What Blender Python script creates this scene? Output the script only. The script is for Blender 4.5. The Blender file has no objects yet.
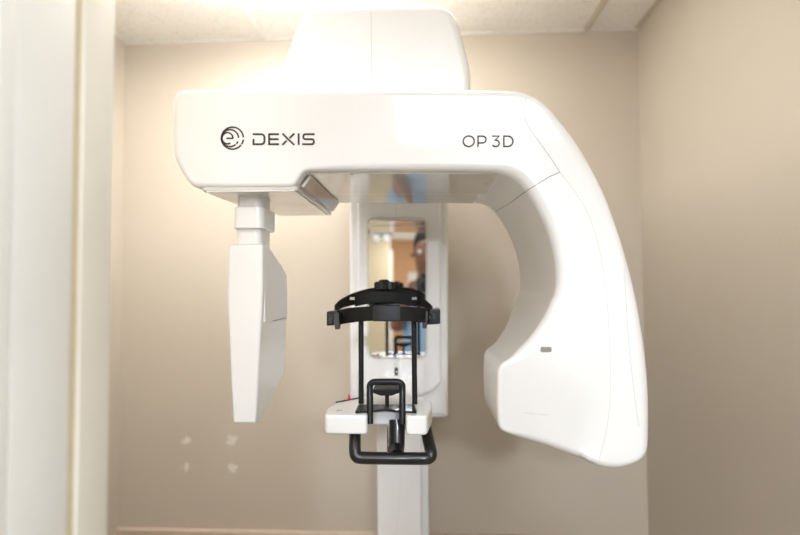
import bpy, bmesh, math, random
from mathutils import Vector, Matrix, Quaternion
from mathutils.bvhtree import BVHTree

# ------------------------------------------------------------------ camera, world, lights
S = 0.8                                     # room scale (ceiling tiles come out 0.61 m wide)
CAMZ = 1.48
sc = bpy.context.scene
COL = sc.collection
FPX = 500.0
cd = bpy.data.cameras.new('camera'); cam = bpy.data.objects.new('camera', cd); COL.objects.link(cam)
cd.sensor_width = 36.0; cd.lens = FPX / 800 * 36; cd.clip_start = 0.05; cd.clip_end = 60
ROT = (Matrix.Rotation(math.radians(2.86), 3, 'Z') @ Matrix.Rotation(math.radians(92.0), 3, 'X')
       @ Matrix.Rotation(math.radians(-0.3), 3, 'Z'))
cam.matrix_world = Matrix.Translation((0, 0, CAMZ)) @ ROT.to_4x4()
cd.dof.use_dof = True; cd.dof.focus_distance = 0.98; cd.dof.aperture_fstop = 1.8
sc.camera = cam

world = bpy.data.worlds.new('world'); sc.world = world; world.use_nodes = True
world.node_tree.nodes['Background'].inputs[0].default_value = (0.94, 0.97, 1, 1)
world.node_tree.nodes['Background'].inputs[1].default_value = 1.3
sc.view_settings.view_transform = 'Standard'; sc.view_settings.look = 'None'
sc.view_settings.gamma = 1.0; sc.view_settings.use_curve_mapping = False
sc.view_settings.exposure = 0.48

def area(name, loc, target, sx, sy, power, col):
    ld = bpy.data.lights.new(name, 'AREA'); ld.shape = 'RECTANGLE'; ld.size = sx; ld.size_y = sy
    ld.energy = power; ld.color = col
    o = bpy.data.objects.new(name, ld); COL.objects.link(o); o.location = loc
    d = Vector(target) - Vector(loc)
    o.rotation_euler = d.to_track_quat('-Z', 'Y').to_euler()
    return o
area('far_room_light', (-.07, -5.3, 2.03), (0.1, -3.0, 1.2), 0.14, 0.14, 14, (0.86, 0.94, 1.0))
area('key_light', (0.58, -2.3, 2.20), (0.0, 1.0, 1.35), 0.24, 0.20, 24, (0.84, 0.92, 1.0))
area('sensor_fill_light', (-0.20, -2.3, 2.26), (-0.1, 1.0, 1.35), 0.24, 0.12, 15, (0.84, 0.92, 1.0))  # added lamp, brightens the sensor head where the person blocks the key
area('hall_light', (0.3, -0.75, 2.40), (0.1, 0.9, 1.0), 0.9, 0.4, 7, (0.97, 0.98, 1.0))
area('rear_room_fill', (0, -5.2, 2.40), (0, -5.4, 0), 1.2, 0.4, 22, (1.0, 0.97, 0.92))  # unseen fill, added to brighten the cream wall in the mirror
EXAM_LIGHT = 14.5                            # emission of the exam room's ceiling lamp

# ------------------------------------------------------------------ helpers
def ray(px, py):
    return ROT @ Vector(((px - 400) / FPX, (267.5 - py) / FPX, -1))
def P(px, py, Y):                           # world point on the vertical plane y = Y*S
    d = ray(px, py); return Vector((0, 0, CAMZ)) + d * (Y * S / d.y)
def PZ(px, py, z):                          # world point on the horizontal plane z
    d = ray(px, py); return Vector((0, 0, CAMZ)) + d * ((z - CAMZ) / d.z)
def chaikin(pts, n=3):
    for _ in range(n):
        q = []
        for i in range(len(pts)):
            a, b = pts[i], pts[(i + 1) % len(pts)]
            q.append((a[0] * .75 + b[0] * .25, a[1] * .75 + b[1] * .25))
            q.append((a[0] * .25 + b[0] * .75, a[1] * .25 + b[1] * .75))
        pts = q
    return pts
def fillet(pts, r, n=6):                    # round polygon corners; r: number or list
    out = []; N = len(pts)
    for i in range(N):
        ri = r[i] if isinstance(r, (list, tuple)) else r
        p = Vector(pts[i]); a = Vector(pts[i - 1]) - p; b = Vector(pts[(i + 1) % N]) - p
        la, lb = a.length, b.length; a.normalize(); b.normalize()
        ang = a.angle(b)
        if ri <= 0 or ang > 3.1: out.append(tuple(p)); continue
        t = min(ri / math.tan(ang / 2), la * .48, lb * .48)
        p0, p1 = p + a * t, p + b * t
        for k in range(n + 1):
            s = k / n
            q = p0 * (1 - s) ** 2 + p * 2 * s * (1 - s) + p1 * s * s
            out.append(tuple(q))
    return out
def sst(a, b, x): t = min(1, max(0, (x - a) / (b - a))); return t * t * (3 - 2 * t)
def mapY(u, v, w): return Vector((u, w, v))
def mapZ(u, v, w): return Vector((u, v, w))
def mapX(u, v, w): return Vector((w, u, v))
def prism(bm, pts, lo, hi, r0=0.003, r1=0.003, mp=mapY, seg=5):
    """outline pts extruded from lo to hi, rounded at both ends. lo / hi / r may be functions of the point."""
    pts = [tuple(p)[:2] for p in pts]
    clean = []
    for p in pts:
        if not clean or (Vector(p) - Vector(clean[-1])).length > 1e-5: clean.append(p)
    if (Vector(clean[0]) - Vector(clean[-1])).length < 1e-5: clean.pop()
    pts = clean; N = len(pts)
    ar = sum(pts[i][0] * pts[(i + 1) % N][1] - pts[(i + 1) % N][0] * pts[i][1] for i in range(N))
    sg = 1 if ar > 0 else -1
    nrm = []
    for i in range(N):
        a = (Vector(pts[i]) - Vector(pts[i - 1])).normalized(); b = (Vector(pts[(i + 1) % N]) - Vector(pts[i])).normalized()
        t = a + b
        if t.length < 1e-6: t = a
        t.normalize(); n = Vector((-t.y, t.x)) * sg
        c = max(0.5, n.dot(Vector((-a.y, a.x)) * sg))
        nrm.append(n / c)
    f = lambda v, p: v(p) if callable(v) else v
    loops = []
    rows = []
    for k in range(seg + 1):
        a = k / seg * math.pi / 2; rows.append((0, 1 - math.sin(a), 1 - math.cos(a)))
    for k in range(seg + 1):
        a = (1 - k / seg) * math.pi / 2; rows.append((1, 1 - math.sin(a), 1 - math.cos(a)))
    for side, ins, dep in rows:
        L = []
        for i, p in enumerate(pts):
            r = f(r1 if side else r0, p)
            base = f(hi if side else lo, p)
            q = Vector(p) + nrm[i] * r * ins
            w = base - r * dep_of(ins) if side else base + r * dep_of(ins)
            L.append(bm.verts.new(mp(q.x, q.y, w)))
        loops.append(L)
    for a, b in zip(loops, loops[1:]):
        for i in range(N):
            j = (i + 1) % N
            try: bm.faces.new((a[i], a[j], b[j], b[i]))
            except ValueError: pass
    try: bm.faces.new(loops[0]); bm.faces.new(loops[-1])
    except ValueError: pass
    return bm
def dep_of(ins):                            # quarter circle: inset fraction -> depth fraction from the cap
    q = 1 - ins
    return 1 - math.sqrt(max(0.0, 1 - q * q))
def box(bm, c, d, mp=None, rot=None):
    vs = []
    for x in (-.5, .5):
        for y in (-.5, .5):
            for z in (-.5, .5):
                v = Vector((x * d[0], y * d[1], z * d[2]))
                if rot: v = rot @ v
                vs.append(bm.verts.new(Vector(c) + v))
    for q in ((0, 1, 3, 2), (4, 6, 7, 5), (0, 4, 5, 1), (2, 3, 7, 6), (0, 2, 6, 4), (1, 5, 7, 3)):
        bm.faces.new([vs[i] for i in q])
    return bm
def rbox(bm, a, b, r=0.003, mp=mapY):       # rounded box between two corners
    a, b = Vector(a), Vector(b)
    lo = Vector([min(a[i], b[i]) for i in range(3)]); hi = Vector([max(a[i], b[i]) for i in range(3)])
    prism(bm, fillet([(lo.x, lo.z), (hi.x, lo.z), (hi.x, hi.z), (lo.x, hi.z)], r, 4), lo.y, hi.y, r * .9, r * .9, mapY, 4)
    return bm
def smooth_path(pts, n=8):
    P_ = [Vector(p) for p in pts]
    if len(P_) < 3: return P_
    P_ = [2 * P_[0] - P_[1]] + P_ + [2 * P_[-1] - P_[-2]]
    out = []
    for i in range(1, len(P_) - 2):
        for k in range(n):
            t = k / n; a, b, c, d = P_[i - 1:i + 3]
            out.append(.5 * ((2 * b) + (c - a) * t + (2 * a - 5 * b + 4 * c - d) * t * t + (3 * b - a - 3 * c + d) * t ** 3))
    out.append(P_[-2]); return out
def tube(bm, pts, r, n=14, closed=False, cap=True):
    pts = [Vector(p) for p in pts]; N = len(pts); rings = []
    up = None
    for i, p in enumerate(pts):
        t = (pts[(i + 1) % N] - pts[i - 1]) if closed else (pts[min(i + 1, N - 1)] - pts[max(i - 1, 0)])
        t.normalize()
        if up is None:
            up = Vector((0, 0, 1)) if abs(t.z) < .9 else Vector((1, 0, 0))
        u = (up - t * up.dot(t)).normalized(); up = u; v = t.cross(u)
        rr = r[i] if isinstance(r, (list, tuple)) else r
        rings.append([bm.verts.new(p + u * math.cos(2 * math.pi * k / n) * rr + v * math.sin(2 * math.pi * k / n) * rr) for k in range(n)])
    prs = list(zip(rings, rings[1:])) + ([(rings[-1], rings[0])] if closed else [])
    for a, b in prs:
        for k in range(n): bm.faces.new((a[k], a[(k + 1) % n], b[(k + 1) % n], b[k]))
    if cap and not closed: bm.faces.new(rings[0]); bm.faces.new(rings[-1][::-1])
    return bm
def lathe(bm, prof, c, axis='Z', n=32):     # prof: (radius, height)
    rings = []
    for r, h in prof:
        R = []
        for k in range(n):
            a = 2 * math.pi * k / n; x, y = r * math.cos(a), r * math.sin(a)
            v = Vector((x, y, h)) if axis == 'Z' else Vector((x, h, y)) if axis == 'Y' else Vector((h, x, y))
            R.append(bm.verts.new(Vector(c) + v))
        rings.append(R)
    for a, b in zip(rings, rings[1:]):
        for k in range(n): bm.faces.new((a[k], a[(k + 1) % n], b[(k + 1) % n], b[k]))
    bm.faces.new(rings[0]); bm.faces.new(rings[-1]); return bm
def ribbon(bm, path, tops, bots, th):       # a band standing on edge along a plan path; path Vectors, z from tops / bots
    N = len(path); rings = []
    for i, p in enumerate(path):
        t = path[min(i + 1, N - 1)] - path[max(i - 1, 0)]; t.z = 0; t.normalize()
        n = Vector((-t.y, t.x, 0)) * th / 2; e = min(th, (tops[i] - bots[i])) * .3
        a, b = tops[i], bots[i]
        pr = [(1, b + e), (1, a - e), (.5, a), (-.5, a), (-1, a - e), (-1, b + e), (-.5, b), (.5, b)]
        rings.append([bm.verts.new(Vector((p.x, p.y, z)) + n * s) for s, z in pr])
    for a, b in zip(rings, rings[1:]):
        for k in range(8): bm.faces.new((a[k], a[(k + 1) % 8], b[(k + 1) % 8], b[k]))
    bm.faces.new(rings[0]); bm.faces.new(rings[-1]); return bm
def obj(name, bm, mat, parent=None, ang=35, wn=True, label=None, smooth=True, recalc=True):
    if recalc: bmesh.ops.recalc_face_normals(bm, faces=bm.faces)
    me = bpy.data.meshes.new(name); bm.to_mesh(me); bm.free()
    me.materials.append(mat)
    if smooth:
        me.shade_smooth(); me.set_sharp_from_angle(angle=math.radians(ang))
    o = bpy.data.objects.new(name, me); COL.objects.link(o)
    if parent:
        o.parent = parent; o.matrix_parent_inverse = Matrix.Translation(-world_loc(parent))
    if wn and smooth:
        m = o.modifiers.new('wn', 'WEIGHTED_NORMAL'); m.keep_sharp = True
    if label: o['label'] = label
    return o
def world_loc(o):
    v = Vector(o.location); p = o.parent
    return v if o.type == 'EMPTY' else Vector((0, 0, 0))
def B(): return bmesh.new()
def thing(name, loc, label, cat, group=None):
    o = bpy.data.objects.new(name, None); COL.objects.link(o); o.location = loc; o.empty_display_size = .1
    o['label'] = label; o['category'] = cat
    if group: o['group'] = group
    return o
def tag(o, label, cat, group=None):
    o['label'] = label; o['category'] = cat
    if group: o['group'] = group
    return o
def struct(name, bm, mat, **k):
    o = obj(name, bm, mat, wn=False, **k); o['kind'] = 'structure'; return o

# ------------------------------------------------------------------ materials
def mat(name, col, rough=.5, metal=0, coat=0, spec=.5, bump=None, emit=None):
    m = bpy.data.materials.new(name); m.use_nodes = True; nt = m.node_tree; b = nt.nodes['Principled BSDF']
    b.inputs['Base Color'].default_value = (*col, 1); b.inputs['Roughness'].default_value = rough
    b.inputs['Metallic'].default_value = metal; b.inputs['Coat Weight'].default_value = coat
    b.inputs['Coat Roughness'].default_value = .06; b.inputs['Specular IOR Level'].default_value = spec
    if bump:
        sc_, st, var = bump
        tc = nt.nodes.new('ShaderNodeTexCoord'); nz = nt.nodes.new('ShaderNodeTexNoise'); bp = nt.nodes.new('ShaderNodeBump')
        nz.inputs['Scale'].default_value = sc_; nz.inputs['Detail'].default_value = 5
        bp.inputs['Strength'].default_value = st; bp.inputs['Distance'].default_value = .002
        nt.links.new(tc.outputs['Object'], nz.inputs['Vector']); nt.links.new(nz.outputs['Fac'], bp.inputs['Height'])
        nt.links.new(bp.outputs['Normal'], b.inputs['Normal'])
        if var:
            mx = nt.nodes.new('ShaderNodeMix'); mx.data_type = 'RGBA'
            mx.inputs[6].default_value = (*[c * (1 - var) for c in col], 1); mx.inputs[7].default_value = (*[min(1, c * (1 + var)) for c in col], 1)
            nt.links.new(nz.outputs['Fac'], mx.inputs[0]); nt.links.new(mx.outputs[2], b.inputs['Base Color'])
    if emit:
        b.inputs['Emission Color'].default_value = (*emit[0], 1); b.inputs['Emission Strength'].default_value = emit[1]
    return m
WHITE = mat('white_plastic', (.90, .90, .905), .28, coat=.5, bump=(3, .02, .01))
WHITE2 = mat('white_lacquer', (.86, .86, .865), .35, coat=.2, bump=(3, .02, .01))
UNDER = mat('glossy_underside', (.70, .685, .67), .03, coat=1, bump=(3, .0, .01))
SEAM = mat('seam_grey', (.33, .32, .31), .6, bump=(60, .1, .05))
SEAML = mat('seam_pale', (.60, .60, .60), .6, bump=(60, .1, .05))
PRINT = mat('logo_print', (.045, .035, .03), .6, bump=(80, .1, .05))
BLACK = mat('black_plastic', (.008, .008, .008), .42, coat=.05, spec=.35, bump=(300, .15, .1))
BLACKM = mat('black_matte', (.008, .0075, .007), .6, spec=.25, bump=(400, .3, .2))
BLACKG = mat('black_gloss', (.008, .008, .009), .3, coat=.3, bump=(100, .02, .05))
PAD = mat('navy_black_pad', (.009, .010, .015), .3, coat=.2, bump=(200, .1, .1))
DGREY = mat('dark_grey_plastic', (.035, .035, .036), .35, coat=.2, bump=(150, .1, .1))
CHROME = mat('chrome', (.75, .75, .75), .18, metal=1, bump=(100, .02, .02))
MIRROR = mat('mirror_glass', (.93, .94, .93), .01, metal=1, bump=(2, .0, .0))
RIM = mat('mirror_rim', (.72, .69, .62), .4, bump=(40, .05, .03))
RED = mat('red_plastic', (.7, .03, .03), .35, bump=(100, .05, .05))
SLOT = mat('slot_grey', (.28, .26, .25), .4, bump=(100, .1, .1))
TRIMP = mat('trim_paint', (.84, .81, .73), .4, bump=(20, .08, .03))
DOORP = mat('door_paint', (.87, .88, .86), .4, bump=(20, .05, .02))
GROOVE = mat('groove_tan', (.78, .70, .52), .7, bump=(60, .2, .1))  # even tan of the recessed door frame groove
BASEP = mat('rail_paint', (.56, .45, .36), .5, bump=(30, .1, .06))
TBAR = mat('ceiling_grid_metal', (.62, .56, .47), .45, bump=(60, .05, .03))
BROWN = mat('brown_wall_paint', (.50, .28, .15), .7, bump=(40, .1, .08))
CREAM = mat('cream_wall_paint', (.72, .64, .48), .7, bump=(40, .1, .04))
PAPER = mat('paper', (.6, .6, .58), .7, bump=(50, .05, .05))
CABLE = mat('cable_brown', (.25, .17, .11), .6, bump=(100, .05, .05))
FLOORM = mat('vinyl_floor', (.33, .29, .25), .45, bump=(12, .05, .15))
LAMPM = mat('lamp_diffuser', (.9, .9, .88), .5, emit=((1, .985, .96), EXAM_LIGHT), bump=(30, .02, .01))
BLACKC = mat('camera_black', (.02, .02, .02), .4, bump=(200, .2, .1))
SKIN = mat('brown_skin', (.23, .11, .065), .5, bump=(60, .1, .1))
HAIR = mat('black_hair', (.012, .01, .01), .6, bump=(150, .6, .3))
SHIRT = mat('light_blue_cotton', (.30, .50, .78), .8, bump=(80, .3, .06))
TROUS = mat('dark_blue_cotton', (.03, .05, .10), .8, bump=(80, .3, .06))
LANY = mat('yellow_green_badge', (.55, .75, .08), .5, bump=(80, .1, .06))

LAMPW = mat('warm_fill_diffuser', (.9, .9, .88), .5, emit=((1, .92, .78), EXAM_LIGHT * .55), bump=(30, .02, .01))  # glow of the added lamp that lights the wall behind the arm

def wall_mat(name, spots=None):
    m = mat(name, (.56, .50, .42), .42, spec=.45)
    nt = m.node_tree; b = nt.nodes['Principled BSDF']; L = nt.links
    tc = nt.nodes.new('ShaderNodeTexCoord')
    n1 = nt.nodes.new('ShaderNodeTexNoise'); n1.inputs['Scale'].default_value = 130; n1.inputs['Detail'].default_value = 4
    n2 = nt.nodes.new('ShaderNodeTexNoise'); n2.inputs['Scale'].default_value = 4; n2.inputs['Detail'].default_value = 5
    bp = nt.nodes.new('ShaderNodeBump'); bp.inputs['Strength'].default_value = .25; bp.inputs['Distance'].default_value = .002
    mx = nt.nodes.new('ShaderNodeMix'); mx.data_type = 'RGBA'
    mx.inputs[6].default_value = (.55, .49, .41, 1); mx.inputs[7].default_value = (.57, .51, .43, 1)
    for n in (n1, n2): L.new(tc.outputs['Object'], n.inputs['Vector'])
    L.new(n1.outputs['Fac'], bp.inputs['Height']); L.new(bp.outputs['Normal'], b.inputs['Normal'])
    L.new(n2.outputs['Fac'], mx.inputs[0]); cur = mx.outputs[2]
    if spots:
        n3 = nt.nodes.new('ShaderNodeTexNoise'); n3.inputs['Scale'].default_value = 60; n3.inputs['Detail'].default_value = 4
        L.new(tc.outputs['Object'], n3.inputs['Vector'])
        for p, r in spots:
            vm = nt.nodes.new('ShaderNodeVectorMath'); vm.operation = 'DISTANCE'; vm.inputs[1].default_value = p
            L.new(tc.outputs['Object'], vm.inputs[0])
            ad = nt.nodes.new('ShaderNodeMath'); ad.operation = 'MULTIPLY_ADD'; ad.inputs[1].default_value = .05; L.new(n3.outputs['Fac'], ad.inputs[0]); L.new(vm.outputs['Value'], ad.inputs[2])
            mr = nt.nodes.new('ShaderNodeMapRange'); mr.inputs['From Min'].default_value = r + .025; mr.inputs['From Max'].default_value = r * .45 + .025
            L.new(ad.outputs[0], mr.inputs['Value'])
            fm = nt.nodes.new('ShaderNodeMath'); fm.operation = 'MULTIPLY'; fm.inputs[1].default_value = .75; L.new(mr.outputs[0], fm.inputs[0])
            m2 = nt.nodes.new('ShaderNodeMix'); m2.data_type = 'RGBA'; m2.inputs[7].default_value = (.82, .78, .72, 1)
            L.new(fm.outputs[0], m2.inputs[0]); L.new(cur, m2.inputs[6]); cur = m2.outputs[2]
    L.new(cur, b.inputs['Base Color'])
    return m
YW = 2.4
WALL = wall_mat('beige_wall_paint')
WALLB = wall_mat('beige_wall_paint_patched', [(P(187, 441, YW), .020), (P(232, 440, YW), .023), (P(186, 467, YW), .017), (P(233, 468, YW), .020)])
def tile_mat():
    m = mat('ceiling_tile', (.84, .82, .78), .9); nt = m.node_tree; b = nt.nodes['Principled BSDF']; L = nt.links
    tc = nt.nodes.new('ShaderNodeTexCoord'); v = nt.nodes.new('ShaderNodeTexNoise'); v.inputs['Scale'].default_value = 90; v.inputs['Detail'].default_value = 6
    bp = nt.nodes.new('ShaderNodeBump'); bp.inputs['Strength'].default_value = .5; bp.inputs['Distance'].default_value = .003
    cr = nt.nodes.new('ShaderNodeValToRGB'); cr.color_ramp.elements[0].position = .32; cr.color_ramp.elements[0].color = (.74, .71, .66, 1)
    cr.color_ramp.elements[1].position = .45; cr.color_ramp.elements[1].color = (.86, .84, .80, 1)
    L.new(tc.outputs['Object'], v.inputs['Vector']); L.new(v.outputs['Fac'], bp.inputs['Height']); L.new(v.outputs['Fac'], cr.inputs[0])
    L.new(cr.outputs[0], b.inputs['Base Color']); L.new(bp.outputs['Normal'], b.inputs['Normal'])
    return m
TILE = tile_mat()

# ------------------------------------------------------------------ the room
yw = YW * S
XL = P(122, 285, YW).x; XR = P(643, 285, YW).x; CZ = P(380, 37.5, YW).z
RAILZ = P(380, 531.5, YW).z
EX = -6.6                                   # far end of the rooms behind the camera
W = .10
def slab(a, b): return box(B(), (Vector(a) + Vector(b)) / 2, [abs(a[i] - b[i]) for i in range(3)])
struct('floor', slab((-3, EX - .1, -.1), (3, yw + W, 0)), FLOORM, smooth=False)
struct('wall_back', slab((XL - W, yw, 0), (XR + W, yw + W, CZ + .3)), WALLB, smooth=False)
struct('wall_right', slab((XR, .35, 0), (XR + W, yw, CZ + .3)), WALL, smooth=False)
struct('wall_left', slab((XL - W, .55, 0), (XL, yw, CZ + .3)), WALL, smooth=False)
struct('ceiling', slab((XL, .10, CZ), (XR, yw, CZ + .05)), TILE, smooth=False)
# wall angle moulding + grid bars
g = B()
box(g, ((XL + XR) / 2, yw - .010, CZ - .0015), (XR - XL, .020, .003))
struct('trim_1', g, TILE, smooth=False)
g = B()
box(g, (XR - .010, (yw + .4) / 2, CZ - .0015), (.020, yw - .4 - .04, .003)); struct('trim_2', g, TBAR, smooth=False)
g = B(); box(g, (XL + .010, (yw + .6) / 2, CZ - .0015), (.020, yw - .6 - .04, .003)); struct('trim_3', g, TILE, smooth=False)
for i, (px, py) in enumerate(((585, 30), (421, 35), (265, 39))):
    x = P(px, py, YW).x; g = B()
    box(g, (x, (yw + .12) / 2, CZ - .0015), (.024, yw - .12 - .02, .003)); box(g, (x, (yw + .12) / 2, CZ - .004), (.010, yw - .12 - .02, .006))
    struct('trim_%d' % (4 + i), g, TBAR if i == 0 else TILE, smooth=False)
# rail low on the walls
g = B(); prism(g, fillet([(yw - .022, RAILZ - .09), (yw, RAILZ - .09), (yw, RAILZ), (yw - .022, RAILZ - .002)], .004), XL, XR, .0002, .0002, mapX)
struct('trim_7', g, BASEP)
g = B(); prism(g, fillet([(XR - .006, RAILZ - .095), (XR, RAILZ - .095), (XR, RAILZ - .02), (XR - .006, RAILZ - .022)], .002), .4, yw - .03, .0002, .0002, mapY)
struct('trim_8', g, WALL)
# left: door frame close to the camera
xj = P(111, 285, .70).x                     # the reveal runs in depth; its far edge hides the left wall
y80, y70, y8 = .637 * S, .619 * S, .527 * S
struct('wall_front', slab((XL - .1, .44, 0), (xj - .12, .54, CZ + .3)), WALL, smooth=False)
g = B(); rbox(g, (xj - .14, y80, 0), (xj, .70 * S, CZ), .0015); struct('door_1_frame', g, TRIMP)
g = B(); box(g, (xj - .07, (y80 + y70) / 2, CZ / 2), (.132, y80 - y70 + .004, CZ)); struct('trim_9', g, GROOVE, smooth=False)
g = B(); rbox(g, (xj - .14, y8, 0), (xj, y70, CZ), .0015); struct('trim_10', g, DOORP)
g = B(); rbox(g, (xj - .16, y8 - .02, 0), (xj, y8 - .0005, CZ), .0015); struct('door_1', g, DOORP)

# behind the camera (seen in the mirror)
struct('wall_rear', slab((-.02, EX - .1, 0), (2.2, EX, CZ + .3)), BROWN, smooth=False)
struct('wall_rear_left', slab((-2.0, EX + .6, 0), (-.63, EX + .7, CZ + .3)), CREAM, smooth=False)
struct('wall_hall_left', slab((-2.1, EX - .1, 0), (-2.0, .40, CZ + .3)), CREAM, smooth=False)
struct('wall_hall_right', slab((2.0, EX, 0), (2.1, .35, CZ + .3)), CREAM, smooth=False)
struct('wall_rear_recess', slab((-.66, EX - .1, 0), (-.02, EX, CZ + .3)), BROWN, smooth=False)
struct('wall_front_right', slab((XR + .1, .35, 0), (2.0, .45, CZ + .3)), WALL, smooth=False)
struct('wall_front_left', slab((-2.0, .40, 0), (XL - .1, .5, CZ + .3)), WALL, smooth=False)
struct('ceiling_hall', slab((-2.0, EX, CZ + .02), (2.0, -4.2, CZ + .08)), TILE, smooth=False)
struct('wall_header', slab((-2.0, -4.2, 2.12), (2.0, -4.1, CZ + .3)), WALL, smooth=False)
g = B(); box(g, (-.60, EX + .58, 1.05), (.05, .04, 2.1)); struct('door_2_frame', g, DOORP, smooth=False)

struct('wall_header_near', slab((-2.0, -1.25, 2.03), (2.0, -1.15, CZ + .3)), WALL, smooth=False)

# exam room lamps, out of view above; the warm one is added wall fill
for lx0, lx1, ly0, lm, lab in ((-.84, -.20, 1.02, LAMPM, 'wide bright ceiling lamp left of the scanner, above the hanging sensor panel'), (-.06, .28, 1.30, LAMPW, 'narrow warm fill lamp added above the scanner housing')):
    t = thing('ceiling_light', ((lx0 + lx1) / 2, (ly0 + 1.52) / 2, CZ), lab, 'ceiling light', 'exam room ceiling lamps')
    obj('housing', rbox(B(), (lx0, ly0, CZ - .012), (lx1, 1.52, CZ - .001), .004), WHITE2, t)
    obj('diffuser', rbox(B(), (lx0 + .01, ly0 + .01, CZ - .05), (lx1 - .01, 1.51, CZ - .012), .01), lm, t)

# ------------------------------------------------------------------ the scanner
YF, YB = 1.12, 1.575
M = thing('dental_xray_scanner', (P(400, 285, 2.0).x, 1.62, 0), 'large white panoramic dental x-ray machine on a column against the beige wall', 'x-ray machine')

# column
xa, xb = P(377, 470, 1.98).x, P(421, 470, 1.98).x
obj('column', rbox(B(), (xa, 1.98 * S, 0), (xb, 2.16 * S, 1.60), .006), WHITE2, M)
xc = P(428.5, 470, 2.10).x
obj('rear_rail', rbox(B(), (xa + .004, 2.16 * S, 0), (xc, 2.30 * S, 1.62), .006), WHITE2, M)
obj('base_plate', rbox(B(), (xa - .12, 1.78 * S, 0), (xb + .12, 2.34 * S, .03), .01), WHITE2, M)

# carriage
def poly(pts, Y): return [(P(x, y, Y).x, P(x, y, Y).z) for x, y in pts]
CARR = obj('lift_carriage', prism(B(), fillet(poly([(348.5, 120), (448.5, 120), (448, 418), (350, 418)], 1.84), [.0, .0, .012, .012]), 1.84 * S, 2.16 * S, .012, .006), WHITE2, M)
YM = 1.80
fc = poly([(356, 120), (441, 120), (441.5, 383), (434, 391), (420, 397), (404, 400), (366, 400), (357, 392)], YM)
cov = obj('front_cover', prism(B(), fillet(fc, [.0, .0, .02, .03, .03, .02, .01, .01], 5), YM * S, 1.86 * S, .012, .001), WHITE, M)
# mirror with rim
rimo = fillet(poly([(366.5, 217), (427.5, 217), (427.8, 359), (366.8, 359)], 1.795), .025, 8)
mi = fillet(poly([(368.3, 219), (425.8, 219), (426, 357.2), (368.6, 357.2)], 1.79), .022, 8)
rim = obj('mirror_rim', prism(B(), rimo, 1.793 * S, 1.805 * S, .002, .001), RIM, M)
obj('mirror', prism(B(), mi, 1.790 * S, 1.797 * S, .0008, .0008), MIRROR, M, label='tall rounded mirror')
kb = B(); prism(kb, fillet(poly([(394.6, 367.5), (398.2, 367.5), (398.2, 375.5), (394.6, 375.5)], YM), .004), YM * S - .003, YM * S + .004, .001, .001)
k_ = obj('key_switch', kb, BLACKG, M)
kb = B(); lathe(kb, [(.0018, -.001), (.0018, .001)], P(396.4, 371.5, YM) + Vector((0, -.003, 0)), 'Y', 12); obj('key_slot', kb, CHROME, k_)
sb = B(); tube(sb, [P(396, 196, YM) + Vector((0, .0006, 0)), P(396, 216, YM) + Vector((0, .0006, 0))], .0008, 6); obj('seam', sb, SEAML, cov)

# overhead housing
oh = poly([(284, 95), (286, 62), (300, 22), (309, 10), (345, 7.5), (400, 6.5), (440, 7.5), (452, 13), (460, 30), (470, 70), (471, 95)], 1.365)
oz = P(400, 108, 1.34).z
oh = [(p[0], p[1]) for p in oh]; oh[0] = (oh[0][0], oz); oh[-1] = (oh[-1][0], oz)
oh = fillet(oh, [0, .06, .09, .06, .05, .05, .06, .06, .09, .09, 0], 6)
HO = obj('overhead_housing', prism(B(), oh, 1.34 * S, 2.14 * S, .022, .02, seg=7), WHITE, M)
sb = B(); tube(sb, [P(371, 10, 1.34), P(372, 92, 1.34)], .0006, 6); obj('seam', sb, SEAML, HO)

# rotating arm + tube head: one shell cut at the seam
out = [(174, 107), (174.5, 99), (178, 93), (186, 90.7), (195, 90.3), (230, 90.3), (300, 90.3), (380, 90.3), (460, 90.5), (508, 91), (524, 93), (536, 98), (548, 107), (562, 124), (578, 146),
       (592, 170), (604, 194), (614, 220), (623, 247), (631, 275), (638, 303), (643, 332), (646.5, 365), (648.5, 400), (649, 435), (647.5, 452), (640, 461),
       (626, 465), (608, 466), (590, 461), (568, 454), (545, 446.5), (522, 440), (504, 433.5), (498.5, 428), (497, 405), (497, 382), (498, 366),
       (512, 358), (520, 350), (532, 338), (543, 322), (552, 303), (556, 284), (555, 263), (550, 240), (542, 219), (531, 199), (520, 184), (508, 175), (494, 171), (465, 170),
       (400, 170), (330, 170), (309, 170), (303, 171.5), (299, 177), (295, 184), (288, 187), (240, 187.5), (205, 187.5), (194, 187), (189, 184), (182, 172), (176, 160), (174, 150), (174, 125)]
px_o = chaikin(out, 2)
def r_at(x, y):
    r = .016 if (x < 200 or y < 110) else .013 if (x < 505) else .020 if y < 300 else .018
    if y > 355 and x < 520: r = .006
    elif y > 430: r = .016
    if x > 560 and y < 440: r = .026
    if 288 < x < 318 and y > 150: r = .006
    if x < 288 and y > 160: r = .011
    if x < 192 and y < 104: r = .009
    return r
rr_ = [r_at(x, y) for x, y in px_o]
for _ in range(10): rr_ = [(rr_[i - 1] + 2 * rr_[i] + rr_[(i + 1) % len(rr_)]) / 4 for i in range(len(rr_))]
uo = []; RAD = {}
for (x, y), r in zip(px_o, rr_):            # outer edges: the silhouette lies on the rounding, a little behind the front
    outer = sst(0, 30, x - 470) * sst(-30, 20, x - (560 if y > 300 else 500)) if x > 470 else sst(0, -20, x - 200)
    if y < 100: outer = 1
    outer = max(outer, sst(420, 450, y))
    p = P(x, y, YF + outer * (.8 * r + (.036 * sst(200, 400, y) * sst(540, 600, x))) / S)
    uo.append((p.x, p.z)); RAD[(p.x, p.z)] = r
C0 = P(425, 285, YF)
def pxpy(p):                                # inverse of P on the front plane
    v = ROT.transposed() @ (Vector((p[0], YF * S, p[1])) - Vector((0, 0, CAMZ)))
    return 400 + v.x / -v.z * FPX, 267.5 - v.y / -v.z * FPX
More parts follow.
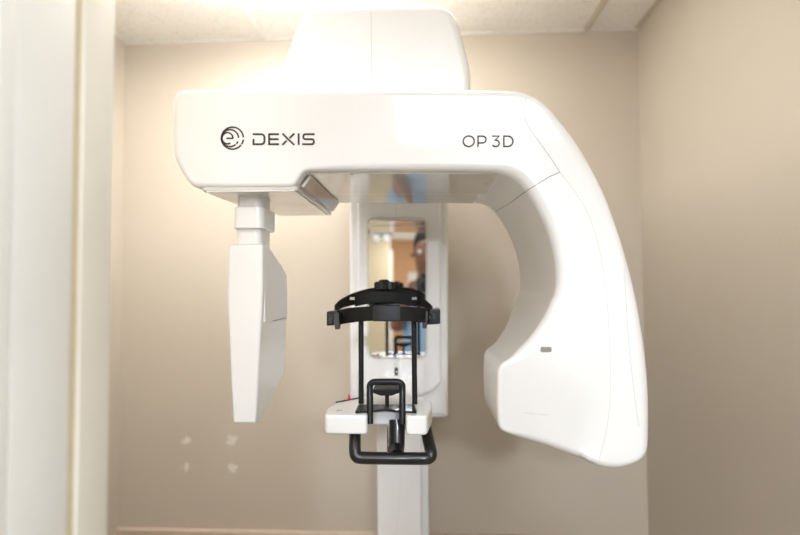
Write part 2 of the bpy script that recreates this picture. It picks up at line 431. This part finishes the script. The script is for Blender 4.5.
def ybk(p):
    x, y = pxpy(p); k = sst(300, 372, y) * (1 if x < 2000 else 0)
    return S * (YB * (1 - k) + 1.385 * k)
def rfr(p): return RAD[p]
sh = B(); prism(sh, uo, YF * S, ybk, rfr, lambda p: .012, seg=7)
bmesh.ops.recalc_face_normals(sh, faces=sh.faces)
def cut(bm, p, q, Y=YF):                    # cut the whole shell by the plane through two picture points of the front face, parallel to y
    a, b = P(*p, Y), P(*q, Y); t = (b - a); n = Vector((t.z, 0, -t.x)).normalized()
    bmesh.ops.bisect_plane(bm, geom=list(bm.verts) + list(bm.edges) + list(bm.faces), plane_co=a, plane_no=n, dist=1e-5)
cut(sh, (527, 92), (560, 172)); cut(sh, (560, 172), (528, 184)); cut(sh, (300, 172), (700, 172))
for yy in range(200, 470, 18): cut(sh, (300, yy), (700, yy))
CR = ((577, 300), (563, 440))
for dx in (-10, 0, 10, 24, 45): cut(sh, (CR[0][0] + dx, CR[0][1]), (CR[1][0] + dx, CR[1][1]))
for v in sh.verts:                          # the outer half of the head falls gently back from a soft crease
    x, y = pxpy((v.co.x, v.co.z))
    cx = CR[0][0] + (CR[1][0] - CR[0][0]) * (y - 300) / 140
    if y > 172 and x > cx - 12 and v.co.y < YF * S + .06:
        d = (x - cx) / 500 * YF * S
        k = .22 * sst(180, 340, y)
        dd = d if d > .02 else (d + .02) ** 2 / .08 if d > -.02 else 0
        v.co.y += k * max(0, dd)
    if x < 590 and y > 360 and v.co.y < YF * S + .06:   # lower front leans back a touch
        v.co.y += .03 * max(0, (y - 380) / 80) ** 1.5 * .5
bvh = BVHTree.FromBMesh(sh)
def onshell(px, py, off=0.0):
    p = P(px, py, YF); h = bvh.ray_cast(Vector((p.x, .3, p.z)), Vector((0, 1, 0)))
    return (h[0] if h[0] else p) + Vector((0, off, 0))
def onshell_v(px, py, off=0.0):             # along the sight line
    d = ray(px, py).normalized(); h = bvh.ray_cast(Vector((0, 0, CAMZ)), d)
    return h[0] + h[1] * off if h[0] else None
def in_head(c):
    x, y = pxpy((c.x, c.z))
    if y < 172: return x > 527 + (y - 92) * 33 / 80
    return x > 470 and y > 172 + (560 - x) * .375
arm_bm = sh.copy(); 
dl = [f for f in arm_bm.faces if in_head(f.calc_center_median())]; bmesh.ops.delete(arm_bm, geom=dl, context='FACES')
dl = [f for f in sh.faces if not in_head(f.calc_center_median())]; bmesh.ops.delete(sh, geom=dl, context='FACES')
ARM = obj('rotating_arm', arm_bm, WHITE, M, ang=50, recalc=False)
HEAD = obj('tube_head', sh, WHITE, M, ang=50, recalc=False, label='rounded white x-ray tube housing')
def seam(pts, par, r=.0007, m=SEAM, n=10, view=False):
    q = smooth_path([(x, y, 0) for x, y in pts], n); L = []
    for v in q:
        h = onshell_v(v.x, v.y) if view else onshell(v.x, v.y)
        if h: L.append(h)
    b = B(); tube(b, L, r, 6); return obj('seam', b, m, par, wn=False)
seam([(526, 98), (524.5, 105), (524, 112)], ARM, .0005, SEAML)
seam([(525, 118), (528, 126), (540, 143), (552, 160), (560, 172)], ARM, .0005)
seam([(560, 172), (576, 193), (589, 216), (600, 250), (608, 290), (612, 330), (614, 370), (614, 402), (610, 435), (603, 462)], HEAD, .0004, SEAML)
seam([(627, 268), (631, 310), (635, 350), (641, 395), (647, 432)], HEAD, .0005, SEAML)
seam([(560, 172), (549, 177), (539, 183), (528, 190), (518, 197), (510, 203), (503, 207), (498, 210), (495.5, 212)], HEAD, .0008, SEAM, view=True)
seam([(524, 413), (536, 414.5), (549, 415.5)], HEAD, .0004, SEAML)
# slot on the head
p = onshell(546, 349.5); sl = B()
prism(sl, fillet([(p.x - .0095, p.z - .0045), (p.x + .0095, p.z - .0045), (p.x + .0095, p.z + .0045), (p.x - .0095, p.z + .0045)], .003), p.y - .0012, p.y + .004, .0005, .0005)
obj('latch_slot', sl, SLOT, HEAD, label='small grey slot')
# underside plates
def zof(py, Y=YF): return P(240, py, Y).z
za = zof(187.5)
yb = YB * S
pl = [(P(193, 187, YF).x + .012, YF * S + .006), (P(296, 187, YF).x, YF * S + .006), (P(296, 187, YF).x, yb - .01), (P(215, 187, YF).x + .02, yb - .01), (P(200, 187, YF).x + .004, YF * S + .2)]
UP = obj('sensor_plate', prism(B(), fillet(pl, .012), za - .004, za + .004, .0015, .002, mapZ), UNDER, ARM)
tr = []
xs0, xs1 = P(205, 190, YF).x, P(293, 190, YF).x
e = B(); tube(e, [(xs0, YF * S + .02, za - .0052), (xs0, YF * S + .008, za - .0052), (xs1, YF * S + .008, za - .0052), (xs1 - .002, yb - .03, za - .0052)], .0016, 8); obj('plate_edge', e, WHITE, UP)
zc = zof(170)
def slope(pa, pb, py):                      # height of the arm's underside along x (it hangs a hair out of level)
    A, Z = P(pa, py, YF), P(pb, py, YF)
    return lambda x: A.z + (Z.z - A.z) * (x - A.x) / (Z.x - A.x)
zu = slope(306, 496, 170)
xq0, xq1 = P(306, 170, YF).x, P(508, 170, YF).x
obj('rear_lip', prism(B(), fillet([(xq0, 1.41 * S), (xq1 - .004, 1.41 * S), (xq1 - .004, yb - .006), (xq0, yb - .006)], .004), lambda p: zu(p[0]) - .0015, lambda p: zu(p[0]) + .006, .001, .001, mapZ), UNDER, ARM)
obj('underside_panel', prism(B(), fillet([(xq0, YF * S + .018), (xq1 - .004, YF * S + .018), (xq1 - .004, 1.40 * S), (xq0, 1.40 * S)], .006), lambda p: zu(p[0]) - .003, lambda p: zu(p[0]) + .006, .001, .001, mapZ), UNDER, ARM)
for px, py in ((352, 171.5), (487, 181)):
    b = B(); q = PZ(px, py + 3, zu(P(px, py, YF).x) - .003); lathe(b, [(.003, -.001), (.003, .001)], q, 'Z', 12); obj('screw', b, SLOT, ARM)
# glossy step face with its window (faces right, beside the plate)
s0 = P(300, 178, YF); 
st = B(); zt, zb_ = zof(171.5), zof(187)
xt, xbm = P(309.5, 171, YF).x, P(297, 186.5, YF).x
v = [Vector((xbm + .0035, YF * S + .03, zb_ + .004)), Vector((xt - .004, YF * S + .03, zt - .004)), Vector((xt - .004, yb - .03, zt - .004)), Vector((xbm + .0035, yb - .03, zb_ + .004))]
n = (v[1] - v[0]).cross(v[3] - v[0]).normalized()
if n.x < 0: n = -n
a1 = [st.verts.new(q + n * .0015) for q in v]; a2 = [st.verts.new(q - n * .004) for q in v]
st.faces.new(a1)
for i in range(4): st.faces.new((a1[i], a1[(i + 1) % 4], a2[(i + 1) % 4], a2[i]))
obj('side_window', st, UNDER, ARM, wn=False)

# lettering: strokes laid on the arm's front
def strokes(lines, w, Y0, th=.0009):
    b = B()
    for pts in lines:
        pts = [Vector((P(x, y, YF).x, P(x, y, YF).z)) for x, y in pts]; N = len(pts); closed = (pts[0] - pts[-1]).length < 1e-6
        if closed: pts = pts[:-1]; N -= 1
        Ls, Rs = [], []
        for i in range(N):
            if closed: a, c = pts[i - 1], pts[(i + 1) % N]
            else: a, c = pts[max(0, i - 1)], pts[min(N - 1, i + 1)]
            t1 = (pts[i] - a); t2 = (c - pts[i])
            if t1.length < 1e-9: t1 = t2.copy()
            if t2.length < 1e-9: t2 = t1.copy()
            t1.normalize(); t2.normalize(); t = (t1 + t2).normalized(); n = Vector((-t.y, t.x)); k = max(.6, n.dot(Vector((-t1.y, t1.x))))
            hw = w / 500 * YF * S / 2 / k
            Ls.append(pts[i] + n * hw); Rs.append(pts[i] - n * hw)
        def V(p, y): return b.verts.new((p.x, y, p.y))
        yf, yk = YF * S - th, YF * S + .001
        A = [(V(l, yf), V(r, yf), V(l, yk), V(r, yk)) for l, r in zip(Ls, Rs)]
        rng = range(N) if closed else range(N - 1)
        for i in rng:
            p, q = A[i], A[(i + 1) % N]
            b.faces.new((p[0], p[1], q[1], q[0])); b.faces.new((p[2], p[0], q[0], q[2])); b.faces.new((p[1], p[3], q[3], q[1]))
        if not closed:
            for p in (A[0], A[-1]): b.faces.new((p[0], p[1], p[3], p[2]))
    return b
def arc(cx, cy, rx, ry, a0, a1, n=20):      # degrees, counter-clockwise in the picture, 0 = right
    return [(cx + rx * math.cos(math.radians(a0 + (a1 - a0) * k / n)), cy - ry * math.sin(math.radians(a0 + (a1 - a0) * k / n))) for k in range(n + 1)]
T, Bt, Md = 134.3, 144.3, 139.3
def roundr(pts, r):                         # open polyline with rounded inner corners
    q = [pts[0]]
    for i in range(1, len(pts) - 1):
        p = Vector(pts[i]); a = (Vector(pts[i - 1]) - p); b = (Vector(pts[i + 1]) - p); t = min(r, a.length * .49, b.length * .49); a.normalize(); b.normalize()
        for k in range(7):
            s = k / 6; q.append(tuple((p + a * t) * (1 - s) ** 2 + p * 2 * s * (1 - s) + (p + b * t) * s * s))
    q.append(pts[-1]); return q
dex = [roundr([(252.8, T), (264.5, T), (264.5, Bt), (252.7, Bt)], 3.6), [(253.6, Bt + .6), (253.6, 139.0)],
       [(279, T), (268.3, T)], [(278.6, Md), (268.3, Md)], [(279, Bt), (268.3, Bt)], [(269.2, 133.5), (269.2, 145.1)],
       [(282.6, 133.6), (288.2, 139.3), (294.4, 145)], [(294.4, 133.6), (289.6, 138.2)], [(286.8, 140.6), (282.4, 145)],
       [(298.7, 133.5), (298.7, 145.1)],
       roundr([(314.6, T), (303.4, T), (303.4, Md), (314, Md), (314, Bt), (302.3, Bt)], 2.4)]
obj('brand_lettering', strokes(dex, 1.9, 0), PRINT, ARM, wn=False, smooth=False, label='dark lettering reading DEXIS')
em = [arc(232.5, 138.2, 11.0, 11.0, 4, 322, 44), arc(232.5, 138.2, 11.0, 11.0, 326, 352, 8),
      arc(230.2, 138.2, 8.4, 8.5, 2, 312, 34), arc(230.2, 138.2, 8.4, 8.5, 318, 337, 6),
      arc(227.6, 138.3, 5.5, 5.6, 0, 300, 26), [(226.5, 138.4), (233.4, 138.4)]]
obj('brand_emblem', strokes(em, 1.55, 0), PRINT, ARM, wn=False, smooth=False, label='dark round emblem of nested arcs')
T, Bt = 136.2, 146.5
op = [arc(468.7, 141.3, 5.5, 5.3, 0, 360, 32),
      [(478, 147.1), (478, T - .6)], [(477.4, T), (482.5, T)] + arc(482.5, 139.6, 3.5, 3.4, 90, -90, 12) + [(478, 143)],
      [(492, T), (499, T), (495.2, 140.1)] + arc(495.6, 143.4, 3.6, 3.2, 80, -150, 16),
      [(503.8, T), (507.8, T)] + arc(507.8, 141.35, 5.1, 5.15, 90, -90, 16) + [(503.8, Bt), (503.8, T)]]
op[0][-1] = op[0][0]; op[4][-1] = op[4][0]
obj('model_lettering', strokes(op, 1.45, 0), PRINT, ARM, wn=False, smooth=False, label='dark lettering reading OP 3D')

# sensor head and its mount
cx0 = P(253, 200, 1.27).x; cyc = 1.27 * S
def capsule(pxl, pxr, Y0, Y1):
    a = P(pxl, 220, Y0).x; b = P(pxr, 220, Y0).x
    return fillet([(a, Y0 * S), (b, Y0 * S), (b, Y1 * S), (a, Y1 * S)], .016)
zz = lambda py, Y=1.2: P(250, py, Y).z
obj('mount_shaft', prism(B(), capsule(235, 261, 1.20, 1.285), zz(250), za, .001, .001, mapZ), WHITE2, M)
obj('mount_collar', prism(B(), capsule(232, 262.5, 1.185, 1.30), zz(228, 1.185), zz(206.5, 1.185), .002, .002, mapZ), WHITE, M)
prof_px = [(247, 1.15), (247.5, 1.19), (283, 1.345), (288, 1.36), (374, 1.36), (378, 1.35), (425, 1.155)]
# side profile as (y, z)
sp = [(1.15 * S, P(246, 244.5, 1.15).z), (1.19 * S, P(262, 244, 1.19).z), (1.325 * S, P(280, 268, 1.325).z), (1.365 * S, P(284, 290, 1.365).z), (1.375 * S, P(285, 374, 1.375).z), (1.19 * S, P(258, 421, 1.19).z), (1.15 * S, P(245, 423.5, 1.15).z)]
sb_ = B()
prof = fillet(sp, [.006, .01, .02, .02, .02, .01, .006], 5)
xl_ = P(227.5, 300, 1.15).x; xr_ = P(262.5, 290, 1.15).x
prism(sb_, prof, xl_, xr_, .007, .005, mapX, 5)
zt_, zb2 = sp[0][1], sp[-1][1]
cut2 = [zt_ + (zb2 - zt_) * k / 8 for k in range(1, 8)]
for z in cut2: bmesh.ops.bisect_plane(sb_, geom=list(sb_.verts) + list(sb_.edges) + list(sb_.faces), plane_co=(0, 0, z), plane_no=(0, 0, 1))
for v in sb_.verts:                         # sides narrow gently toward the bottom
    k = (v.co.z - zt_) / (zb2 - zt_); s = (v.co.x - xl_) / (xr_ - xl_)
    L = .0045 * (max(0, k - .25) / .75) ** 1.6 * 2.6 - .002 * math.sin(math.pi * min(1, k * 2))
    R = -.012 * max(0, k - .28) / .72
    v.co.x += L * (1 - s) + R * s
SH = obj('sensor_head', sb_, WHITE, M, ang=50, label='slim white sensor panel hanging on the left')
# recessed upper part and seams on its inner side
xs = xr_ - .0005
b = B(); zr0, zr1 = P(262, 252, 1.2).z, P(262, 322, 1.2).z
prism(b, fillet([(1.165 * S, zr0 + .003), (1.30 * S, zr0 - .022), (1.355 * S, zr0 - .045), (1.362 * S, P(284, 316, 1.36).z), (1.17 * S, zr1)], .004), xs - .006, xs + .0008, .0005, .0005, mapX)
obj('side_recess', b, WHITE2, SH)
b = B(); q1, q2 = (1.362 * S, P(284, 318, 1.36).z), (1.215 * S, zr1 - .004)
tube(b, [(xs - .001, q1[0], q1[1]), (xs - .001, 1.24 * S, P(270, 321, 1.24).z), (xs - .001, 1.235 * S, P(270, 321, 1.24).z + .012)], .0012, 6)
obj('side_seam', b, SEAML, SH)

# chin platform and what it carries
zp = P(345, 413, 1.235).z
def top(pts, z=zp): return [(PZ(x, y, z).x, PZ(x, y, z).y) for x, y in pts]
pp = top([(324.5, 413.5), (327, 408), (337, 402.5), (357, 397.5), (380, 393), (408, 393), (424, 397), (431.5, 402), (432, 406), (427, 416), (406, 416), (403.5, 407), (370, 407), (367, 415.5), (326, 415)])
pb = B(); prism(pb, fillet(pp, [.010, .012, .02, .02, .005, .005, .02, .012, .010, .011, .009, .009, .009, .009, .012], 5), zp - .037, zp, .005, .005, mapZ, 5)
PLAT = obj('chin_platform', pb, WHITE, M)
xk0, xk1 = P(372, 400, 1.45).x, P(412, 400, 1.45).x
obj('support_beam', rbox(B(), (xk0, 1.40 * S, zp - .035), (xk1, 1.81 * S, zp - .012), .008), WHITE2, M)
q = PZ(339.5, 410.3, zp)
b = B(); prism(b, fillet([(q.x - .006, q.y - .003), (q.x + .006, q.y - .003), (q.x + .006, q.y + .003), (q.x - .006, q.y + .003)], .002), zp - .002, zp + .0005, .0002, .0002, mapZ)
obj('button', b, SLOT, PLAT)
# marker strip and red marker
a_, b_ = PZ(336, 402.8, zp), PZ(359, 398.3, zp)
b = B(); tube(b, [a_ + Vector((0, 0, .001)), b_ + Vector((0, 0, .001))], .0014, 8); obj('marker_rail', b, BLACK, PLAT)
q = PZ(349.5, 400, zp); b = B()
s1 = 500 / q.y
prism(b, [(q.x - .0040, q.z), (q.x + .0035, q.z), (q.x - .0005, q.z + .0125), (q.x - .002, q.z + .0125)], q.y - .003, q.y + .003, .0006, .0006)
obj('position_marker', b, RED, PLAT, label='small red pointer')
# rods
for px0, px1, pyb in ((361, 361.2, 401.5), (413.8, 414.8, 402.5)):
    a1, b1 = P(px0, 316, 1.335), P(px1, pyb, 1.335); b1.z = zp - .01
    b = B(); tube(b, [a1, b1], .0056, 14); obj('support_rod', b, BLACK, M)
# chin rest
CRy = 1.25
b = B(); z1 = zp + .0005
prism(b, fillet(top([(355, 413.5), (358.5, 406), (414.5, 406), (416.8, 413.5), (402, 412.5), (386, 411), (370, 412.5)], z1), .003), z1, z1 + .0035, .0008, .0008, mapZ)
REST = obj('chin_rest', b, BLACK, M)
pa = [P(370, 424, 1.235), P(370, 405, 1.245), P(369.8, 388, 1.255), P(370.5, 384.5, 1.255), P(373, 382.3, 1.255), P(378, 381.8, 1.255), P(394, 381.8, 1.255), P(399, 382.3, 1.255), P(401.8, 384.5, 1.255), P(402.3, 388, 1.255), P(402.3, 405, 1.245), P(402.3, 424, 1.235)]
b = B(); tube(b, smooth_path(pa, 4), .0066, 12); obj('bite_frame', b, BLACK, REST)
b = B(); prism(b, fillet(poly([(373, 388.5), (400, 388.5), (400, 391.5), (392, 394.5), (381, 394.5), (373, 391.5)], 1.27), .002), 1.255 * S, 1.33 * S, .001, .001); obj('chin_cup', b, BLACKM, REST)
b = B(); tube(b, [P(387, 393, 1.29), P(387, 408, 1.29)], .0042, 10); obj('cup_post', b, BLACK, REST)
# hand grip
gp = [P(355, 424, 1.27), P(355, 440, 1.24), P(355, 450, 1.225), P(356.5, 456, 1.22), P(363, 457.8, 1.22), P(392, 458.3, 1.22), P(422, 458.5, 1.22), P(429, 457.5, 1.225), P(431, 453, 1.23), P(428.5, 441, 1.26), P(425, 424, 1.30)]
b = B(); tube(b, smooth_path(gp, 6), .0118, 18); GR = obj('hand_grip', b, BLACKG, M)
b = B(); tube(b, [P(397, 420, 1.29), P(397, 446, 1.27), P(397, 455, 1.23)], [.0165, .0155, .013], 18); obj('centre_post', b, BLACKG, GR)
b = B(); tube(b, [P(388.2, 425, 1.25), P(388.2, 452, 1.25)], .0028, 10); obj('guide_rod', b, CHROME, GR)

# head support
def band(pts, th, n=6):
    """pts: px, top, bottom, Y"""
    q = smooth_path([(P(p[0], p[1], p[3])) for p in pts], n); r = smooth_path([(P(p[0], p[2], p[3])) for p in pts], n)
    return ribbon(B(), [Vector((a.x, a.y, 0)) for a in q], [a.z for a in q], [a.z for a in r], th)
FB = obj('nape_band', band([(333.5, 310.5, 325, 1.40), (340, 309.5, 324.5, 1.34), (352, 307.5, 322.5, 1.29), (368, 306.5, 321, 1.265), (386.5, 306, 320.5, 1.26), (404, 306.5, 321, 1.265), (420, 307.5, 322, 1.29), (429, 309, 323, 1.33), (435, 310, 324, 1.39)], .004), BLACKM, M)
obj('centre_pad', band([(373.3, 304.8, 321.3, 1.252), (380, 304.8, 321.3, 1.250), (393, 304.8, 321.3, 1.250), (400, 304.8, 321.3, 1.252)], .008), PAD, FB, label='smooth blue-black pad')
CB = obj('crown_band', band([(335, 305, 311, 1.37), (340, 300, 309, 1.40), (347, 296, 306.5, 1.43), (356, 292, 304.5, 1.46), (369, 288.5, 300, 1.48), (383.5, 287, 299, 1.49), (398, 288, 299.5, 1.48), (411, 291.5, 304, 1.46), (421, 296.5, 306.5, 1.43), (428, 302, 309, 1.40), (432, 306, 311, 1.37)], .003), BLACKM, M)
obj('forehead_pad', band([(355.5, 292.5, 306.5, 1.435), (362, 291.5, 305, 1.445), (372, 290.5, 303.5, 1.455), (384, 290, 302.8, 1.458), (397, 290.5, 303.5, 1.455), (409, 291.5, 305.5, 1.445), (416.5, 293, 306.5, 1.435)], .010), BLACKM, CB)
for px in (352.3, 414.3):
    b = B(); q = P(px, 298.5, 1.425); box(b, q, (.011, .003, .006)); obj('buckle', b, CHROME, CB)
kb = B(); kc = P(384, 286.3, 1.46)
nn = 10; kp = []
for k in range(nn * 6):
    a = 2 * math.pi * k / (nn * 6); r = .021 + .0022 * math.cos(a * nn); kp.append((kc.x + r * math.cos(a), kc.y + r * math.sin(a) * .8))
prism(kb, kp, kc.z - .008, kc.z + .011, .002, .005, mapZ, 4); KN = obj('adjustment_knob', kb, BLACK, CB)
b = B(); lathe(b, [(.013, 0), (.012, .004), (.006, .006)], kc + Vector((0, 0, .010)), 'Z', 24); obj('knob_cap', b, BLACKM, KN)
def clamp(name, x0, x1, y0, y1, Y, inner):
    b = B(); prism(b, fillet(poly([(x0, y0), (x1, y0 - .5), (x1, y1 - 1), (x0, y1)], Y), .003), Y * S, (Y + .10) * S, .002, .002)
    c = obj(name, b, BLACKG, M)
    xi = x1 if inner > 0 else x0
    b = B(); prism(b, fillet(poly([(xi - 4 * inner, y0 + 2), (xi + 1.5 * inner, y0 + 1), (xi + 1.5 * inner, y1 + 3.5), (xi - 2.5 * inner, y1 + 3.5), (xi - 4 * inner, y0 + 9)], Y - .025), .002), (Y - .025) * S, (Y + .0) * S, .001, .001); obj('clamp_tab', b, DGREY, c)
    xm = (x0 + x1) / 2
    q = P(xm, (y0 + y1) / 2, Y)
    b = B(); lathe(b, [(.0075, -.006), (.0075, .002)], q, 'Y', 20); obj('clamp_screw', b, DGREY, c)
    b = B(); tube(b, smooth_path([P(xm - 3, y0 + 3, Y - .01), P(xm + 1, (y0 + y1) / 2 - 1, Y - .02), P(xm - 2, y1 - 3, Y - .01)], 4), .0022, 8); obj('clamp_spring', b, DGREY, c)
clamp('temple_clamp', 326.5, 337.5, 311.5, 326, 1.33, 1)
clamp('temple_clamp', 424, 440.3, 309.5, 325, 1.33, -1)
# arms that join the two rods to the clamps
for px, pxe in ((361, 337), (414, 427)):
    b = B(); tube(b, smooth_path([P(px, 319, 1.335), P((px + pxe) / 2, 321, 1.35), P(pxe, 318, 1.37)], 5), .004, 10); obj('temple_arm', b, BLACK, M)

# cable beside the column
cp = [P(421.5, 425, 2.33), P(422, 443, 2.34), P(424.5, 475, 2.35), P(428, 494, 2.36), P(427.3, 535, 2.36)]
cp += [Vector((cp[-1].x - .01, cp[-1].y, .25)), Vector((cp[-1].x, cp[-1].y, .0045))]
b = B(); tube(b, smooth_path(cp, 8), .003, 8)
tag(obj('cable', b, CABLE, wn=False), 'thin brown cable running down the wall right of the white column', 'cable')

# things behind the camera, in the mirror
q = Vector((-.55, -3.6, 2.0))
t = thing('emergency_light', (-.60, -4.06, 2.20), 'silver twin emergency lamp high on the beige header, seen in the mirror', 'lamp')
b = B(); rbox(b, (-.72, -4.099, 2.16), (-.48, -4.04, 2.26), .01); obj('lamp_box', b, SLOT, t)
for dx in (-.07, .07):
    b = B(); lathe(b, [(.02, -.03), (.05, .0), (.055, .03), (.04, .034)], (-.60 + dx, -4.00, 2.12), 'Y', 20); obj('lamp_head', b, CHROME, t)
b = B(); rbox(b, (-.32, EX + .001, 1.48), (-.14, EX + .012, 1.72), .003); tag(obj('notice', b, PAPER), 'pale sheet pinned on the brown wall, seen in the mirror', 'notice')

# photographer, visible only in the mirror
def bake_skin(name, verts, edges, m, parent=None, sub=2, root=0):
    bm = B(); L = bm.verts.layers.skin.verify()
    vs = []
    for i, v in enumerate(verts):
        q = bm.verts.new(v[:3]); r = v[3]; q[L].radius = r if isinstance(r, tuple) else (r, r); q[L].use_root = (i == root); vs.append(q)
    for a, b in edges: bm.edges.new((vs[a], vs[b]))
    me = bpy.data.meshes.new(name); bm.to_mesh(me); bm.free(); me.materials.append(m)
    o = bpy.data.objects.new(name, me); COL.objects.link(o)
    sk = o.modifiers.new('skin', 'SKIN'); sk.use_smooth_shade = True; sk.use_x_symmetry = False
    s = o.modifiers.new('sub', 'SUBSURF'); s.levels = s.render_levels = sub
    if parent: o.parent = parent; o.matrix_parent_inverse = Matrix.Translation(-Vector(parent.location))
    return o
py_ = -.34
PER = thing('person', (0, py_, 0), 'person in a light blue shirt photographing the machine, seen in the mirror', 'person')
V_ = [(0, py_, .98, .13), (0, py_, 1.12, (.13, .10)), (0, py_, 1.28, (.15, .105)), (0, py_ - .01, 1.42, (.13, .09)), (0, py_ + .0, 1.50, .055), (0, py_ + .01, 1.56, .052),
      (0, py_ + .02, 1.63, (.072, .085)), (0, py_ + .015, 1.71, (.074, .09)), (0, py_ + .01, 1.77, (.05, .06))]
E_ = [(0, 1), (1, 2), (2, 3), (3, 4), (4, 5), (5, 6), (6, 7), (7, 8)]
def limb(start, pts):
    prev = start
    for p in pts:
        V_.append(p); E_.append((prev, len(V_) - 1)); prev = len(V_) - 1
    return prev
for s in (-1, 1):
    limb(3, [(s * .16, py_, 1.42, .058), (s * .185, py_ + .06, 1.20, .044), (s * .15, py_ + .16, 1.30, .036), (s * .085, py_ + .24, 1.405, .028)])
    limb(0, [(s * .10, py_, .88, .085), (s * .11, py_ + .01, .50, .058), (s * .12, py_ - .01, .12, .042), (s * .12, py_ - .01, .055, .045), (s * .125, py_ + .10, .038, .034)])
bake_skin('body', V_, E_, SKIN, PER)
# clothes
V2 = [(0, py_, .93, (.165, .12)), (0, py_, 1.12, (.155, .12)), (0, py_, 1.28, (.172, .125)), (0, py_ - .005, 1.42, (.15, .105)), (0, py_, 1.475, (.075, .07))]
E2 = [(0, 1), (1, 2), (2, 3), (3, 4)]
for s in (-1, 1):
    V2 += [(s * .165, py_, 1.415, .073), (s * .215, py_ + .02, 1.27, .064)]; n = len(V2); E2 += [(3, n - 2), (n - 2, n - 1)]
SHT = bake_skin('shirt', V2, E2, SHIRT, PER)
V3 = [(0, py_, .99, (.155, .125)), (0, py_, .92, (.15, .12))]; E3 = [(0, 1)]
for s in (-1, 1):
    V3 += [(s * .10, py_, .84, .10), (s * .11, py_ + .01, .50, .078), (s * .12, py_ - .01, .10, .066)]; n = len(V3); E3 += [(1, n - 3), (n - 3, n - 2), (n - 2, n - 1)]
bake_skin('trousers', V3, E3, TROUS, PER)
for s in (-1, 1):
    bake_skin('shoe', [(s * .12, py_ - .03, .045, .044), (s * .122, py_ + .05, .042, .045), (s * .128, py_ + .15, .036, .036)], [(0, 1), (1, 2)], BLACKM, PER)
bake_skin('hair', [(0, py_ - .03, 1.60, (.06, .05)), (0, py_ - .035, 1.70, (.085, .075)), (0, py_ - .01, 1.785, (.078, .085)), (0, py_ + .035, 1.80, (.06, .05))], [(0, 1), (1, 2), (2, 3)], HAIR, PER)
b = B(); prism(b, fillet([(.055, 1.18), (.115, 1.18), (.115, 1.27), (.055, 1.27)], .006), py_ + .125, py_ + .137, .001, .001); obj('badge', b, LANY, SHT, label='yellow-green badge')
# face
b = B()
for s in (-1, 1):
    b = B(); bmesh.ops.create_uvsphere(b, u_segments=12, v_segments=8, radius=.013, matrix=Matrix.Translation((s * .032, py_ + .093, 1.685)))
    obj('eye', b, WHITE2, PER, wn=False)
bake_skin('nose', [(0, py_ + .095, 1.69, .008), (0, py_ + .118, 1.655, .014)], [(0, 1)], SKIN, PER)
bake_skin('mouth', [(-.022, py_ + .097, 1.615, .006), (0, py_ + .105, 1.613, .009), (.022, py_ + .097, 1.615, .006)], [(0, 1), (1, 2)], SKIN, PER)
for s in (-1, 1): bake_skin('ear', [(s * .078, py_ + .01, 1.655, .012), (s * .084, py_ + .005, 1.685, .016)], [(0, 1)], SKIN, PER)
# hands round the camera
for s in (-1, 1):
    V4 = [(s * .085, py_ + .235, 1.40, (.024, .02)), (s * .086, py_ + .255, 1.425, (.026, .018)), (s * .084, py_ + .262, 1.455, (.026, .016))]; E4 = [(0, 1), (1, 2)]
    for k in range(4):
        z = 1.445 + k * .017; L = (.9, 1, .95, .8)[k]
        V4 += [(s * .082, py_ + .275, z, .009), (s * .066, py_ + .285 + .014 * L, z + .003, .0085), (s * .050 , py_ + .282 + .014 * L, z + .003, .0075)]; n = len(V4); E4 += [(2, n - 3), (n - 3, n - 2), (n - 2, n - 1)]
    V4 += [(s * .075, py_ + .228, 1.44, .011), (s * .06, py_ + .212, 1.46, .0095)]; n = len(V4); E4 += [(1, n - 2), (n - 2, n - 1)]
    bake_skin('hand', V4, E4, SKIN, PER, 1)
CM = thing('handheld_camera', (0, -.08, 1.43), 'black camera held up by the photographer, seen in the mirror', 'camera')
b = B(); rbox(b, (-.050, -.105, 1.43), (.050, -.06, 1.52), .008); obj('camera_body', b, BLACKC, CM)
b = B(); rbox(b, (-.025, -.10, 1.52), (.025, -.055, 1.552), .008); obj('viewfinder_hump', b, BLACKC, CM)
b = B(); lathe(b, [(.034, -.036), (.036, -.02), (.036, .02), (.033, .03)], (0, -.035, 1.475), 'Y', 32); obj('lens_barrel', b, BLACKC, CM)
b = B(); lathe(b, [(.026, -.0005), (.026, .0015)], (0, -.0045, 1.475), 'Y', 32); obj('front_glass', b, BLACKG, CM)
